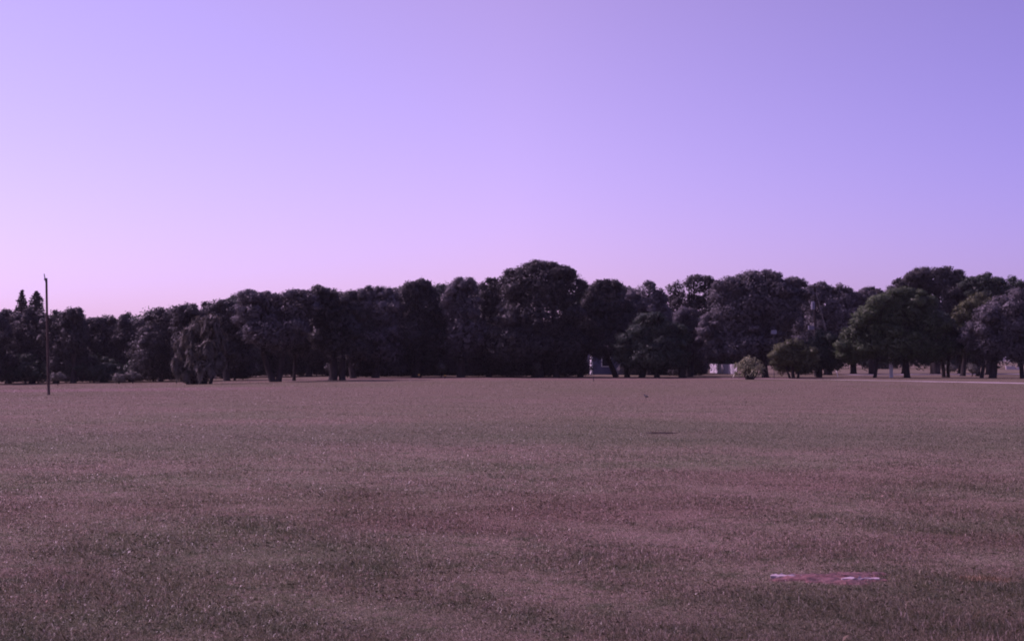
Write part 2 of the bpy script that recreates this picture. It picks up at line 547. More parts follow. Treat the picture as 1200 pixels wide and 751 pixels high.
# bare soil and the two pale slabs sunk into it
def build_bare():
    m, t, p, o = new_mat('bare red soil')
    n = t.nodes.new('ShaderNodeTexNoise'); n.inputs['Scale'].default_value = 14; n.inputs['Detail'].default_value = 8
    r = t.nodes.new('ShaderNodeValToRGB')
    r.color_ramp.elements[0].position = 0.35; r.color_ramp.elements[0].color = (0.055, 0.028, 0.026, 1)
    r.color_ramp.elements[1].position = 0.68; r.color_ramp.elements[1].color = (0.20, 0.098, 0.088, 1)
    g = t.nodes.new('ShaderNodeTexCoord')
    t.links.new(g.outputs['Object'], n.inputs['Vector']); t.links.new(n.outputs[0], r.inputs[0]); t.links.new(r.outputs[0], p.inputs['Base Color'])
    b = t.nodes.new('ShaderNodeBump'); b.inputs['Distance'].default_value = 0.03
    t.links.new(n.outputs[0], b.inputs['Height']); t.links.new(b.outputs[0], p.inputs['Normal'])
    p.inputs['Roughness'].default_value = 0.95
    def patch(px, py, rx, ry, seed, label, m=m):
        rng = np.random.default_rng(seed)
        cx, cy = gp(px, py)
        mb = MB()
        nr, na = 7, 40
        ph = rng.uniform(0, 6.28, 5)
        V = [(cx, cy, gz(cx, cy) + 0.016)]
        for j in range(1, nr + 1):
            for k in range(na):
                a = 2 * math.pi * k / na
                wob = 1 + 0.16*math.sin(2*a+ph[0]) + 0.16*math.sin(3*a+ph[1]) + 0.13*math.sin(5*a+ph[2]) + 0.10*math.sin(9*a+ph[3]) + 0.06*math.sin(14*a+ph[4])
                rr = j / nr * wob
                x = cx + rx * rr * math.cos(a); y = cy + ry * rr * math.sin(a)
                lift = 0.016 * (1 - (j / nr) ** 4) + (0.006 * rng.standard_normal() if j < nr else -0.012)
                V.append((x, y, gz(x, y) + lift))
        fs = [(0, 1+k, 1+(k+1) % na) for k in range(na)]
        for j in range(nr - 1):
            for k in range(na):
                a = 1 + j*na + k; b_ = 1 + j*na + (k+1) % na
                fs.append((a, a+na, b_+na, b_))
        mb.add(V, fs)
        ob = mb.build('soil_patch', m, None, True)
        tag(ob, label, 'soil', kind='structure')
    patch(977, 677.5, 0.55, 0.27, 5, 'bare reddish soil patch round the sunken slabs in the near turf')
    patch(775, 507.5, 0.34, 0.22, 8, 'short dark bare scrape across the mid field turf', plain('dark damp soil', (0.035, 0.026, 0.022), 0.95, 0.4, 5.0))
build_bare()

def slab(px0, px1, py, depth, tilt, rz, seed, label):
    rng = np.random.default_rng(seed)
    x0, d = gp(px0, py); x1, _ = gp(px1, py)
    L_ = x1 - x0
    mb = MB()
    n = 12
    top = []
    for k in range(n + 1):
        t = k / n
        top.append((-L_/2 + L_*t, -depth/2 + 0.008*rng.standard_normal(), 0.0))
    for k in range(n + 1):
        t = 1 - k / n
        top.append((-L_/2 + L_*t, depth/2 * (1 - 0.5*abs(2*t-1)**3) + 0.008*rng.standard_normal(), 0.006*rng.standard_normal()))
    m = len(top)
    low = [(a*1.02, b*1.05, c-0.06) for a, b, c in top]
    mb.add(top + low, [tuple(range(m))] + [((k+1) % m, k, m+k, m+(k+1) % m) for k in range(m)])
    o = mb.build('stone_slab', M['slab'])
    o.location = ((x0+x1)/2, d, gz((x0+x1)/2, d) + 0.022)
    o.rotation_euler = (tilt, 0, rz)
    tag(o, label, 'slab', 'pale slabs sunk in the bare soil')
M['slab'] = plain('weathered pale slab', (0.36, 0.30, 0.30), 0.8, 0.28, 7.0)
slab(902, 940, 676.6, 0.075, 0.03, R(-9), 1, 'left pale broken slab, pointed and tilted, sunk in the bare soil')
slab(985, 1028, 680.4, 0.05, 0.03, R(-3), 2, 'right pale straight edged slab lying flush in the bare soil')

# ------------------------------------------------------------------ trees
UP = np.array([0, 0, 1.0])
def leaf_quads(rng, P, N, size, droop=0.0):
    """one lens-shaped leaf spray at every P, roughly facing N"""
    n = len(P)
    N = N + 0.50 * rng.standard_normal((n, 3))
    N /= np.linalg.norm(N, axis=1)[:, None] + 1e-9
    t = rng.standard_normal((n, 3))
    t[:, 2] -= droop * 2
    t -= (t * N).sum(1)[:, None] * N
    t /= np.linalg.norm(t, axis=1)[:, None] + 1e-9
    b = np.cross(N, t)
    s = size * rng.uniform(0.55, 1.4, n)[:, None]
    ln_ = s * (1 + droop)
    return np.stack([P - t*ln_*0.5, P + b*s*0.28 - t*ln_*0.05, P + t*ln_*0.5, P - b*s*0.28 + t*ln_*0.08], 1)

def lobes_leaves(rng, lobes, size, dens, droop=0.0, clump=0.36, fill=0.5, zmin=None):
    """lobes: (cx,cy,cz,a,b,c) ellipsoids; leaves sit on knots of twigs spread through them"""
    out = []
    nrm = []
    cl = []
    for (cx, cy, cz, a, b, c) in lobes:
        rm = (a * b * c) ** (1/3)
        rc0 = max(0.35, min(1.7, clump * rm))
        area = 4 * math.pi * (((a*b)**1.6 + (a*c)**1.6 + (b*c)**1.6) / 3) ** (1/1.6)
        nc = int(np.clip(area / (rc0 ** 2 * 1.35), 18 if rm > 0.8 else 5, 300))
        v = rng.standard_normal((nc, 3))
        v /= np.linalg.norm(v, axis=1)[:, None]
        rad = rng.uniform(0.50, 1.0, nc) ** 0.6
        stray = rng.random(nc) < 0.14
        rad[stray] *= rng.uniform(1.03, 1.16, stray.sum())
        # uneven outline: low-frequency swelling
        k1, k2 = rng.standard_normal((2, 3)) * 2.2
        rad *= 1 + 0.13 * np.sin(v @ k1 * 2) + 0.10 * np.sin(v @ k2 * 3)
        rc = rc0 * rng.uniform(0.45, 1.2, nc)
        rc[stray] *= 0.6
        sc = np.array([a, b, c])
        inner = np.clip(1.08 - rc / rm, 0.3, 1)
        cen = np.array([cx, cy, cz]) + v * sc * (rad * np.maximum(inner, 0.84))[:, None]
        cl.append(cen)
        for q in range(nc):
            m = int(dens * rc[q] ** 2 * 12.57 / (size ** 2) * 0.30)
            if m < 4: continue
            w = rng.standard_normal((m, 3))
            w[:, 2] += 0.25
            w /= np.linalg.norm(w, axis=1)[:, None]
            rr = rc[q] * rng.uniform(0.35, 1.08, m) ** 0.7
            P = cen[q] + w * rr[:, None] * np.array([1.12, 1.12, 0.82])
            Nn = w * 1.0 + v[q] * 0.25 + UP * 0.25
            out.append(leaf_quads(rng, P, Nn, size, droop))
            nrm.append(w * 0.9 + v[q] * 0.35 + 0.12 * rng.standard_normal((m, 3)))
        # loose leaves deep inside so the crown is dark and closed
        m = int(fill * dens * rm ** 2 * 26 / size ** 2 * 0.30)
        w = rng.standard_normal((m, 3))
        w /= np.linalg.norm(w, axis=1)[:, None]
        P = np.array([cx, cy, cz]) + w * sc * (0.86 * rng.random(m)[:, None] ** 0.4)
        out.append(leaf_quads(rng, P, w + UP * 0.3, size * 1.9))
        nrm.append(w)
    q = np.concatenate(out)
    nr_ = np.concatenate(nrm)
    nr_ /= np.linalg.norm(nr_, axis=1)[:, None] + 1e-9
    if zmin is not None:
        ok = q[:, :, 2].min(1) > zmin
        q = q[ok]; nr_ = nr_[ok]
    return q, np.concatenate(cl), nr_

NTRI = [0]
def tree(name, label, cat, d, lobes, trunks, mat, seed, size=0.24, dens=1.0, group=None, lift=0.0, rough=True, skirt=0.0, droop=0.0, depth=1.0, clump=0.37, fill=0.5, base=None):
    """lobes in photo pixels (cx, cy, half width, half height[, depth offset m]); trunks (px at foot, px aloft, width px, fork y)"""
    rng = np.random.default_rng(seed)
    bx = base if base is not None else trunks[0][0]
    X0 = xof(bx, d)
    Z0 = gz(X0, d)
    root = empty(name, (X0, d, Z0), label, cat, group)
    k = d / F
    LB = []
    lobes = [(l[0], l[1] - (lift if l[1] < 372 else lift * 0.4)) + tuple(l[2:]) for l in lobes]
    if rough:
        more = []
        for l in lobes:
            if l[2] < 13: continue
            for _ in range(int(rng.integers(5, 9))):
                a = rng.uniform(-0.25, math.pi + 0.25)
                f = rng.uniform(0.20, 0.38)
                ru = rng.uniform(0.70, 0.88)
                off = (l[4] if len(l) > 4 else 0) + rng.uniform(-1, 0.4) * l[2] * d / F * 0.7
                more.append((l[0] + l[2]*ru*math.cos(a), l[1] - l[3]*ru*math.sin(a)*0.97, l[2]*f, max(3.5, l[3]*f*rng.uniform(0.7, 1.1)), off))
            for _ in range(int(rng.integers(5, 9))):
                a = rng.uniform(-0.1, math.pi + 0.1)
                f = rng.uniform(0.09, 0.17)
                ru = rng.uniform(0.90, 1.0)
                off = (l[4] if len(l) > 4 else 0) + rng.uniform(-0.6, 0.3) * l[2] * d / F * 0.6
                more.append((l[0] + l[2]*ru*math.cos(a), l[1] - l[3]*ru*math.sin(a), max(2.0, l[2]*f), max(2.0, l[3]*f*rng.uniform(0.8, 1.6)), off))
        lobes = [(l[0], l[1], l[2]*0.95, l[3]*0.95) + tuple(l[4:]) for l in lobes] + more
    dens = dens * 1.2
    size = size * 0.82
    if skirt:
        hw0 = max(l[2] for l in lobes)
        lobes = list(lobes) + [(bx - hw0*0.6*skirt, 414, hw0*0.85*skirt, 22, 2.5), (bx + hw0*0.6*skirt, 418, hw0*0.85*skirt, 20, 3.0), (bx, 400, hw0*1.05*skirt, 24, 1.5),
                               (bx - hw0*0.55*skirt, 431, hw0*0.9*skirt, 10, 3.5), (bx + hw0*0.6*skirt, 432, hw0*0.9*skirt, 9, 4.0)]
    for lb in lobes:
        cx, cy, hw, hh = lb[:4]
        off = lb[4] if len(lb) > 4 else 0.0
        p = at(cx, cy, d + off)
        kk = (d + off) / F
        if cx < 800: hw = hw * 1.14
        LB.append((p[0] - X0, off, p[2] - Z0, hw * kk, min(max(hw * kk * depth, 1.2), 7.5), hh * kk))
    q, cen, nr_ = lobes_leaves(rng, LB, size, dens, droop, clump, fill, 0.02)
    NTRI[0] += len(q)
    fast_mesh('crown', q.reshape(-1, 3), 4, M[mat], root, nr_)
    mb = MB()
    for (pf, pa, wd, fy) in trunks:
        foot = np.array([xof(pf, d) - X0, 0, -0.05])
        foot[2] = gz(xof(pf, d), d) - Z0 - 0.05
        ax = at(pa, fy, d)
        fork = np.array([ax[0] - X0, 0.1 * rng.standard_normal(), ax[2] - Z0])
        r = wd * k / 2 * 0.85
        pts = [foot, foot + (fork - foot) * 0.06, foot + (fork-foot)*0.4 + rng.normal(0, 0.06, 3)*[1,1,0], fork]
        mb.tube(pts, [r*1.4, r*1.1, r, r*0.85], 9)
        near = cen[np.argsort(np.abs(cen[:, 0] - fork[0]) + rng.random(len(cen)) * 3)[:min(9, len(cen))]]
        for c in near:
            if c[2] < fork[2] - 0.3: continue
            m1 = fork + (c - fork) * 0.45 + np.array([0, 0, 0.25]) + rng.normal(0, 0.15, 3)
            mb.tube([fork - np.array([0, 0, 0.12]), m1, c], [r*0.55, r*0.34, 0.03], 6)
    mb.build('trunk', M['bark'], root, True)
    return root

OAK = 'broad dark oak'
# ---- far left row, dark to the ground -------------------------------------------------
G1 = 'dark low trees in the far left row'
left_row = [
    (-14, 366, 24, 'dark low tree cut by the left photo edge'),
    (10, 367, 22, 'dark round tree below the pointed conifer at far left'),
    (38, 364, 20, 'dark round tree below the blunt conifer, left of the bare pole'),
    (66, 366, 18, 'dark round tree directly behind the bare pole'),
    (86, 364, 17, 'dark dome shaped tree just right of the bare pole'),
    (121, 371, 22, 'lowest dark dome tree in the left row, between two domes'),
    (154, 369, 18, 'small dark dome tree at the right end of the low left row'),
]
for i, (cx, ty, hw, lab) in enumerate(left_row):
    d = 152 + (i * 7) % 9
    ty -= 1
    h = 449 - ty
    tree('dark_tree', lab, 'tree', d,
         [(cx, ty + h*0.36, hw, h*0.36), (cx - 6, 449 - h*0.32, hw*1.12, h*0.34, 1.5), (cx + 9, 449 - h*0.22, hw, h*0.26, 2.5)],
         [(cx, cx + 2, 8, ty + h*0.5)], 'oak', 100 + i, 0.27, 0.95, G1)
# two conifers behind
def conifer(px, top, hw, seed, label, blunt):
    rng = np.random.default_rng(seed)
    d = 205.0
    X0 = xof(px, d); Z0 = gz(X0, d)
    root = empty('conifer', (X0, d, Z0), label, 'tree', 'conifers rising behind the left row')
    Ht = at(px, top, d)[2] - Z0
    kk = d / F
    zb = at(px, 376, d)[2] - Z0
    out = []
    nt_ = 13
    for j in range(nt_):
        t = j / (nt_ - 1)
        z = zb + (Ht - zb) * t * 0.985
        prof = (0.85 + 0.5*t - 1.3*t**3.5) if blunt else (1 - t) ** 0.8
        r = hw * kk * max(0.06, prof) * rng.uniform(0.8, 1.15)
        nb = 12
        for b in range(nb):
            a = rng.uniform(0, 6.28)
            L_ = r * rng.uniform(0.7, 1.1)
            m = int(14 + 40 * L_)
            s = rng.random(m) ** 0.7
            P = np.stack([np.cos(a)*L_*s, np.sin(a)*L_*s, z + 0.12*L_*s + 0*s], 1) + rng.normal(0, 0.09, (m, 3)) * [1, 1, 0.9]
            out.append(leaf_quads(rng, P, np.tile(UP, (m, 1)), 0.26))
    fast_mesh('crown', np.concatenate(out).reshape(-1, 3), 4, M['pine'], root)
    mb = MB(); mb.tube([(0, 0, -0.1), (0, 0, Ht*0.5), (0, 0, Ht*0.97)], [0.22, 0.14, 0.03], 8)
    mb.build('trunk', M['bark'], root, True)
conifer(25, 341, 11.5, 1, 'pointed narrow conifer rising behind the far left trees', False)
conifer(42, 342, 9.5, 2, 'blunt topped conifer right of the pointed one, behind the left trees', True)

# ---- middle left ------------------------------------------------------------------------
def T(*a, **k): return tree(*a, **k)
T('oak_tree', 'dark tree with ragged top left of the drooping palm clump', 'tree', 150,
  [(190, 392, 24, 31), (176, 418, 18, 26, -2), (205, 424, 26, 22)], [(188, 190, 8, 420)], 'oak', 201, 0.26, skirt=1.0)
T('oak_tree', 'dark tree rising directly above the palm clump', 'tree', 146,
  [(222, 388, 22, 28), (214, 372, 14, 12), (232, 420, 20, 25, 2)], [(224, 222, 9, 425)], 'oak', 202, 0.26, skirt=1.0)
T('oak_tree', 'dark tree just right of the palm clump, lower than its right neighbour', 'tree', 138,
  [(262, 382, 26, 27), (250, 364, 12, 11), (275, 412, 22, 26)], [(266, 264, 9, 418)], 'oak', 203, 0.25, skirt=1.0)
T('oak_tree', 'oak with dark forking trunk and lit gap under its crown', 'tree', 122,
  [(300, 372, 24, 27), (292, 352, 13, 10), (325, 392, 36, 26), (345, 362, 26, 20), (316, 354, 16, 11)],
  [(320, 308, 9, 412), (326, 336, 8, 405)], 'grey', 204, 0.22, 0.85)
T('oak_tree', 'slim trunked oak between the forked oak and the thick trunked oak', 'tree', 128,
  [(350, 374, 24, 30), (338, 356, 14, 12), (352, 400, 22, 24)], [(344.5, 346, 4.5, 415)], 'oak', 205, 0.23)
T('oak_tree', 'dark oak with the broadest trunk base, left of centre', 'tree', 125,
  [(378, 362, 22, 24), (372, 348, 13, 10), (393, 392, 26, 34), (400, 366, 16, 18)], [(390, 390, 12, 420), (401, 402, 9, 420)], 'oak', 206, 0.23)
T('oak_tree', 'dark narrow tree right of the broad based oak', 'tree', 140,
  [(412, 366, 20, 24), (405, 350, 12, 9), (420, 402, 22, 34)], [(414, 412, 9, 418)], 'oak', 207, 0.25, skirt=1.0)
T('oak_tree', 'grey tufted tree with hanging boughs left of the tall grey oak', 'tree', 141,
  [(446, 366, 24, 28), (438, 346, 14, 9), (458, 350, 10, 10), (446, 405, 26, 32)], [(440, 444, 10, 420)], 'grey', 208, 0.25, 0.9, droop=0.35, skirt=1.0)
T('oak_tree', 'tall grey flecked oak with flat side and yellow stake before it', 'tree', 144,
  [(492, 358, 28, 27), (492, 340, 20, 12), (478, 392, 30, 30, -1), (508, 400, 22, 36)], [(488, 490, 12, 415)], 'oak', 209, 0.25, droop=0.15, skirt=1.0, lift=-2)
T('oak_tree', 'upright oak with pale left flank, left of the tallest tree', 'tree', 142,
  [(541, 356, 20, 26), (530, 362, 12, 24), (548, 396, 22, 36), (544, 336, 14, 9)], [(540, 541, 11, 418)], 'grey', 210, 0.25, skirt=1.0)
T('oak_tree', 'short tree squeezed between the upright oak and the tallest tree', 'tree', 146,
  [(576, 346, 13, 18), (572, 380, 18, 28), (566, 415, 20, 24)], [(573, 575, 8, 410)], 'oak', 211, 0.25, skirt=1.0)
T('oak_tree', 'tallest dark oak standing at the centre of the tree line', 'tree', 143,
  [(634, 334, 40, 26), (606, 338, 20, 22), (664, 338, 21, 24), (634, 372, 46, 34), (604, 402, 34, 34, -2), (655, 406, 30, 32), (640, 318, 24, 10), (682, 334, 7, 8)],
  [(630, 632, 16, 405), (652, 648, 9, 408)], 'oak', 212, 0.25, skirt=1.0, lift=0)
T('oak_tree', 'dark oak leaning over the bluish house, leaning double trunk', 'tree', 146,
  [(712, 356, 26, 26), (700, 382, 30, 28), (728, 384, 24, 26), (710, 338, 13, 9), (684, 398, 16, 20), (706, 406, 26, 17, -1), (738, 408, 22, 15, -1)],
  [(722, 706, 7, 405), (735, 732, 7, 400), (680, 684, 8, 404)], 'oak', 213, 0.25, lift=0)
T('oak_tree', 'grey topped oak behind the deep green cedar', 'tree', 158,
  [(758, 356, 20, 22), (742, 362, 16, 18), (766, 384, 26, 28)], [(760, 758, 9, 405)], 'grey', 214, 0.26, skirt=1.0, lift=2)
T('cedar_tree', 'deep green cone shaped cedar with skirts near the ground', 'tree', 139,
  [(765, 386, 20, 18), (750, 404, 28, 20), (782, 402, 26, 22), (768, 420, 40, 17), (736, 420, 16, 14)],
  [(752, 756, 9, 420), (770, 768, 8, 420), (800, 794, 10, 420)], 'deep', 215, 0.22, 1.0, droop=0.3)
T('oak_tree', 'airy open tree with sky gaps behind the cedar and big oak', 'tree', 172,
  [(820, 340, 20, 11), (792, 345, 12, 12), (842, 342, 12, 10), (806, 360, 16, 12), (828, 364, 18, 14)],
  [(812, 808, 6, 372), (826, 832, 5, 366)], 'oak', 216, 0.28, 0.8, fill=0.3, lift=5)
T('oak_tree', 'grey low bough tree between the cedar and the big grey oak', 'tree', 146,
  [(806, 384, 17, 22), (822, 392, 14, 20), (800, 410, 14, 18)], [(808, 810, 10, 418)], 'grey', 217, 0.24, skirt=1.0)
T('oak_tree', 'big broad grey oak right of centre, fence and leafy bush below', 'tree', 140,
  [(860, 343, 24, 18), (924, 344, 25, 18), (888, 352, 44, 33), (860, 368, 36, 32), (912, 366, 34, 32), (894, 330, 26, 12), (848, 396, 30, 24), (878, 402, 42, 24), (836, 382, 14, 14), (842, 411, 18, 15, -1), (868, 411, 18, 12, -1)],
  [(897, 893, 9, 408)], 'grey', 218, 0.23, 1.0, lift=0)
T('oak_tree', 'greyish mauve tree behind the transformer pole', 'tree', 168,
  [(944, 346, 15, 13), (986, 352, 20, 13), (976, 364, 32, 30), (962, 345, 16, 12), (990, 384, 36, 30), (954, 396, 24, 30), (1012, 362, 20, 20)], [(970, 972, 11, 410)], 'grey', 219, 0.27, lift=0)
T('oak_tree', 'small dark tree top between the mauve tree and the green tree', 'tree', 175,
  [(1020, 352, 16, 13), (1030, 375, 28, 28), (1006, 352, 12, 10)], [(1022, 1022, 9, 400)], 'oak', 220, 0.27, lift=1)
T('oak_tree', 'tall dark oak whose flat top rises behind the green tree', 'tree', 170,
  [(1054, 346, 14, 12), (1124, 342, 16, 14), (1094, 338, 34, 20), (1072, 342, 22, 15), (1112, 336, 18, 18), (1100, 368, 46, 30)], [(1096, 1096, 13, 400)], 'oak', 221, 0.27, lift=5)
T('oak_tree', 'dark green flat topped tree behind the olive tree at right', 'tree', 166,
  [(1154, 346, 24, 20), (1178, 346, 26, 17), (1140, 342, 14, 12), (1160, 376, 36, 26)], [(1160, 1160, 11, 405)], 'deep', 222, 0.27, lift=4)
T('oak_tree', 'dark tree behind cut off by the right photo edge', 'tree', 172,
  [(1212, 352, 24, 20), (1200, 384, 34, 30)], [(1210, 1210, 11, 405)], 'deep', 228, 0.27, lift=3)
T('oak_tree', 'olive leaved tree between the green tree and the grey right oak', 'tree', 152,
  [(1136, 376, 20, 22), (1148, 360, 20, 14), (1130, 400, 20, 20)], [(1128, 1132, 7, 412), (1146, 1144, 6, 412)], 'olive', 223, 0.24)
T('green_tree', 'broad green rounded tree beside the white post', 'tree', 134,
  [(1052, 366, 36, 25), (1030, 384, 32, 26), (1084, 378, 28, 28), (1012, 404, 30, 22), (1050, 406, 46, 24), (1090, 408, 24, 22), (998, 415, 16, 15), (1058, 348, 24, 10)],
  [(1063, 1060, 8, 408), (1025, 1028, 4.5, 412)], 'green', 224, 0.21)
T('dark_tree', 'dark twin trunked tree against the right flank of the green tree', 'tree', 138,
  [(1106, 404, 22, 24), (1100, 384, 16, 18)], [(1106, 1102, 5, 412), (1111, 1113, 4.5, 412)], 'deep', 225, 0.23)
T('oak_tree', 'mauve grey oak with low hanging crown at the right photo edge', 'tree', 132,
  [(1178, 386, 36, 34), (1160, 404, 32, 24), (1200, 376, 36, 34), (1194, 408, 36, 20), (1140, 398, 14, 18), (1215, 396, 30, 30)],
  [(1150, 1154, 5, 418), (1163, 1166, 10, 418), (1198, 1196, 6, 418)], 'grey', 226, 0.20, 1.0, droop=0.1)
T('dark_tree', 'dark bushy tree between the olive bush and the green tree', 'tree', 137,
  [(962, 412, 22, 24), (972, 424, 20, 15), (950, 424, 18, 14)], [(960, 960, 8, 425)], 'deep', 227, 0.21)
T('olive_bush', 'rounded olive bush with short trunk right of the big oak trunk', 'bush', 131,
  [(928, 416, 19, 16), (918, 420, 14, 14), (944, 420, 13, 14), (936, 404, 9, 8), (918, 430, 13, 9, 1), (944, 431, 13, 9, 1), (930, 428, 16, 9, 2)], [(930, 929, 4.5, 428), (935, 937, 3.5, 428), (926, 921, 3, 428)], 'olive', 229, 0.19)
# second row, only seen between the front crowns
row2 = [(20, 376), (74, 376), (104, 382), (138, 381), (168, 372), (205, 368), (238, 364), (282, 356), (322, 352), (362, 350), (398, 352), (428, 349), (466, 342), (512, 340), (556, 342), (590, 338),
        (694, 344), (738, 346), (782, 356), (845, 356), (936, 352), (1000, 360), (1060, 352), (1126, 352)]
rr_ = np.random.default_rng(55)
for i, (cx, ty) in enumerate(row2):
    ty -= 7
    h = 440 - ty
    T('dark_tree', 'dark second row tree showing only between the front crowns', 'tree', 176 + (i * 5) % 11,
      [(cx, ty + h*0.30, 31, h*0.31), (cx - 12, ty + h*0.55, 30, h*0.36), (cx + 14, ty + h*0.60, 30, h*0.36)],
      [(cx, cx + 2, 8, ty + h*0.6)], ('oak', 'deep', 'oak')[i % 3], 600 + i, 0.32, 0.9, 'second row trees behind the front crowns', skirt=(1.0 if cx < 800 else 0.0))
# understory shrubs along the edge
under = [
    (30, 432, 30, 16, 147, 'dark undergrowth bush below the conifers at far left', 'oak'),
    (110, 434, 34, 14, 147, 'dark undergrowth bush right of the bare pole', 'oak'),
    (180, 432, 30, 14, 147, 'dark undergrowth bush left of the palm clump', 'oak'),
    (275, 430, 18, 15, 140, 'dark undergrowth bush beside the palm clump shadow', 'oak'),
    (430, 431, 24, 13, 147, 'dark undergrowth bush between the broad based oak and grey tufted tree', 'oak'),
    (468, 431, 22, 12, 148, 'dark undergrowth bush left of the yellow stakes', 'oak'),
    (515, 432, 26, 11, 149, 'dark undergrowth bush behind the yellow stakes', 'oak'),
    (562, 428, 26, 15, 147, 'dark undergrowth bush left of the tallest oak trunk', 'oak'),
    (610, 430, 28, 13, 148, 'dark undergrowth bush under the tallest oak', 'oak'),
    (655, 429, 24, 13, 150, 'dark undergrowth bush between tallest oak and bluish house', 'oak'),
    (790, 425, 18, 14, 152, 'dark undergrowth bush behind the cedar skirts', 'deep'),
]
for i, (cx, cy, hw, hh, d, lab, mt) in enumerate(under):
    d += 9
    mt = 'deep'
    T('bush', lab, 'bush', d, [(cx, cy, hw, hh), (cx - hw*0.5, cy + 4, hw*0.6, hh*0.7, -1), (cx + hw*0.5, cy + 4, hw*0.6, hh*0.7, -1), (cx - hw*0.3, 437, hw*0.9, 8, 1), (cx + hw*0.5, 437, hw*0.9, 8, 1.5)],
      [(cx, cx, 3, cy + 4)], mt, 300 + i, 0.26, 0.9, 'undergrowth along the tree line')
small = [
    (68, 441, 8, 6, 140, 'small pale grey bush at the foot of the bare pole'),
    (140, 442, 7, 5, 142, 'small pale grey bush before the left trees, left of its twin'),
    (156, 440, 9, 6, 143, 'small pale grey bush nearer the palm clump, before the left trees'),
    (517, 430, 5, 8, 143, 'small pale upright shrub among dark trees behind the right stake'),
    (627, 428, 4, 6, 142, 'tiny pale shrub before the tallest oak'),
    (1112, 431, 7, 5, 146, 'small pale leafed shrub behind the twin trunked tree'),
    (1139, 432, 4, 5, 148, 'small pale spiky shrub between twin trunks and grey right oak'),
]
for i, (cx, cy, hw, hh, d, lab) in enumerate(small):
    T('pale_bush', lab, 'bush', d, [(cx, cy, hw, hh), (cx + hw*0.5, cy + 2, hw*0.6, hh*0.6)], [(cx, cx, 1.5, cy + 2)], 'pale_leaf', 400 + i, 0.22, 0.8,
      'pale shrubs along the tree line')

# far woodland closing the view under and between the crowns
def woodland():
    rng = np.random.default_rng(77)
    out = []; nrs = []
    X = -165.0
    while X < 190:
        d = 285 + rng.uniform(-10, 14)
        h = rng.uniform(8.0, 11.0)
        a = rng.uniform(5, 8)
        z0 = gz(X, d)
        q, _, nr_ = lobes_leaves(rng, [(X, d, z0 + h*0.55, a, 4.0, h*0.45), (X + 3, d - 3, z0 + h*0.25, a, 3.5, h*0.30)], 0.5, 1.6, zmin=z0 - 0.5)
        out.append(q); nrs.append(nr_)
        X += a * 1.1
    q = np.concatenate(out)
    NTRI[0] += len(q)
    o = fast_mesh('far_woodland', q.reshape(-1, 3), 4, M['deep'], None, np.concatenate(nrs))
    tag(o, 'dark far woodland seen between and under the nearer trees', 'woodland', kind='stuff')
woodland()

# ---- palm clump at left -----------------------------------------------------------------
def frond(rng, p0, az, L_, rise, drop, leaf, size):
    m = 16
    s = np.linspace(0, 1, m)
    r = L_ * (s - 0.25 * s ** 2)
    z = rise * s * 1.9 * (1 - s * 0.55) - drop * s ** 2.2
    P = p0 + np.stack([np.cos(az) * r, np.sin(az) * r, z], 1)
    q = []
    for i in range(1, m):
        t = P[i] - P[i-1]; t /= np.linalg.norm(t) + 1e-9
        sd = np.cross(t, UP); sd /= np.linalg.norm(sd) + 1e-9
        for sg in (-1, 1):
            ll = leaf * (0.5 + 0.9 * math.sin(math.pi * min(1, s[i] * 0.9 + 0.1))) * rng.uniform(0.7, 1.2)
            tip = P[i] + sd * sg * ll * 0.55 + t * ll * 0.45 - UP * ll * rng.uniform(0.35, 0.9)
            w = t * size
            mid = (P[i] + tip) / 2 + UP * 0.1 * ll
            q.append([P[i] - w*0.4, mid - w, tip, mid + w])
    return np.array(q)

def drooping_clump():
    d = 117.0
    rng = np.random.default_rng(501)
    X0 = xof(236, d); Z0 = gz(X0, d)
    root = empty('palm_clump', (X0, d, Z0), 'tall drooping palm clump with hanging frond skirts at left', 'palm')
    k = d / F
    out = []; mb = MB()
    heads = [(212, 404, 9, 0.8), (222, 390, 12, 0.0), (234, 379, 13, 0.5), (247, 376, 13, -0.3), (257, 392, 10, 0.2), (208, 424, 8, -0.4), (228, 410, 12, -0.9),
             (244, 405, 14, -0.9), (255, 420, 10, -0.5), (219, 432, 10, -0.6), (240, 428, 13, -1.0)]
    for hx, hy, hw, off in heads:
        p = at(hx, hy, d + off)
        c = np.array([p[0] - X0, off, p[2] - Z0])
        mb.tube([(c[0]*0.5, c[1]*0.6, -0.1), (c[0]*0.85, c[1], c[2]*0.5), (c[0], c[1], c[2])], [0.14, 0.11, 0.08], 8)
        for f in range(int(rng.integers(9, 13))):
            az = rng.uniform(0, 2 * math.pi)
            out.append(frond(rng, c, az, hw*k*rng.uniform(0.8, 1.5), rng.uniform(0.2, 0.9), rng.uniform(0.8, 2.0), 0.42, 0.10))
        # leaf tufts inside each head
        m = 230
        w = rng.standard_normal((m, 3)); w /= np.linalg.norm(w, axis=1)[:, None]
        P = c + np.array([0, 0, -0.35]) + w * np.array([hw*k, hw*k, 0.95]) * rng.random(m)[:, None] ** 0.4
        out.append(leaf_quads(rng, P, w, 0.30, 0.7))
    q = np.concatenate(out)
    q = q[q[:, :, 2].min(1) > 0.0]
    fast_mesh('fronds', q.reshape(-1, 3), 4, M['frond'], root)
    mb.build('stem', M['bark'], root, True)
drooping_clump()

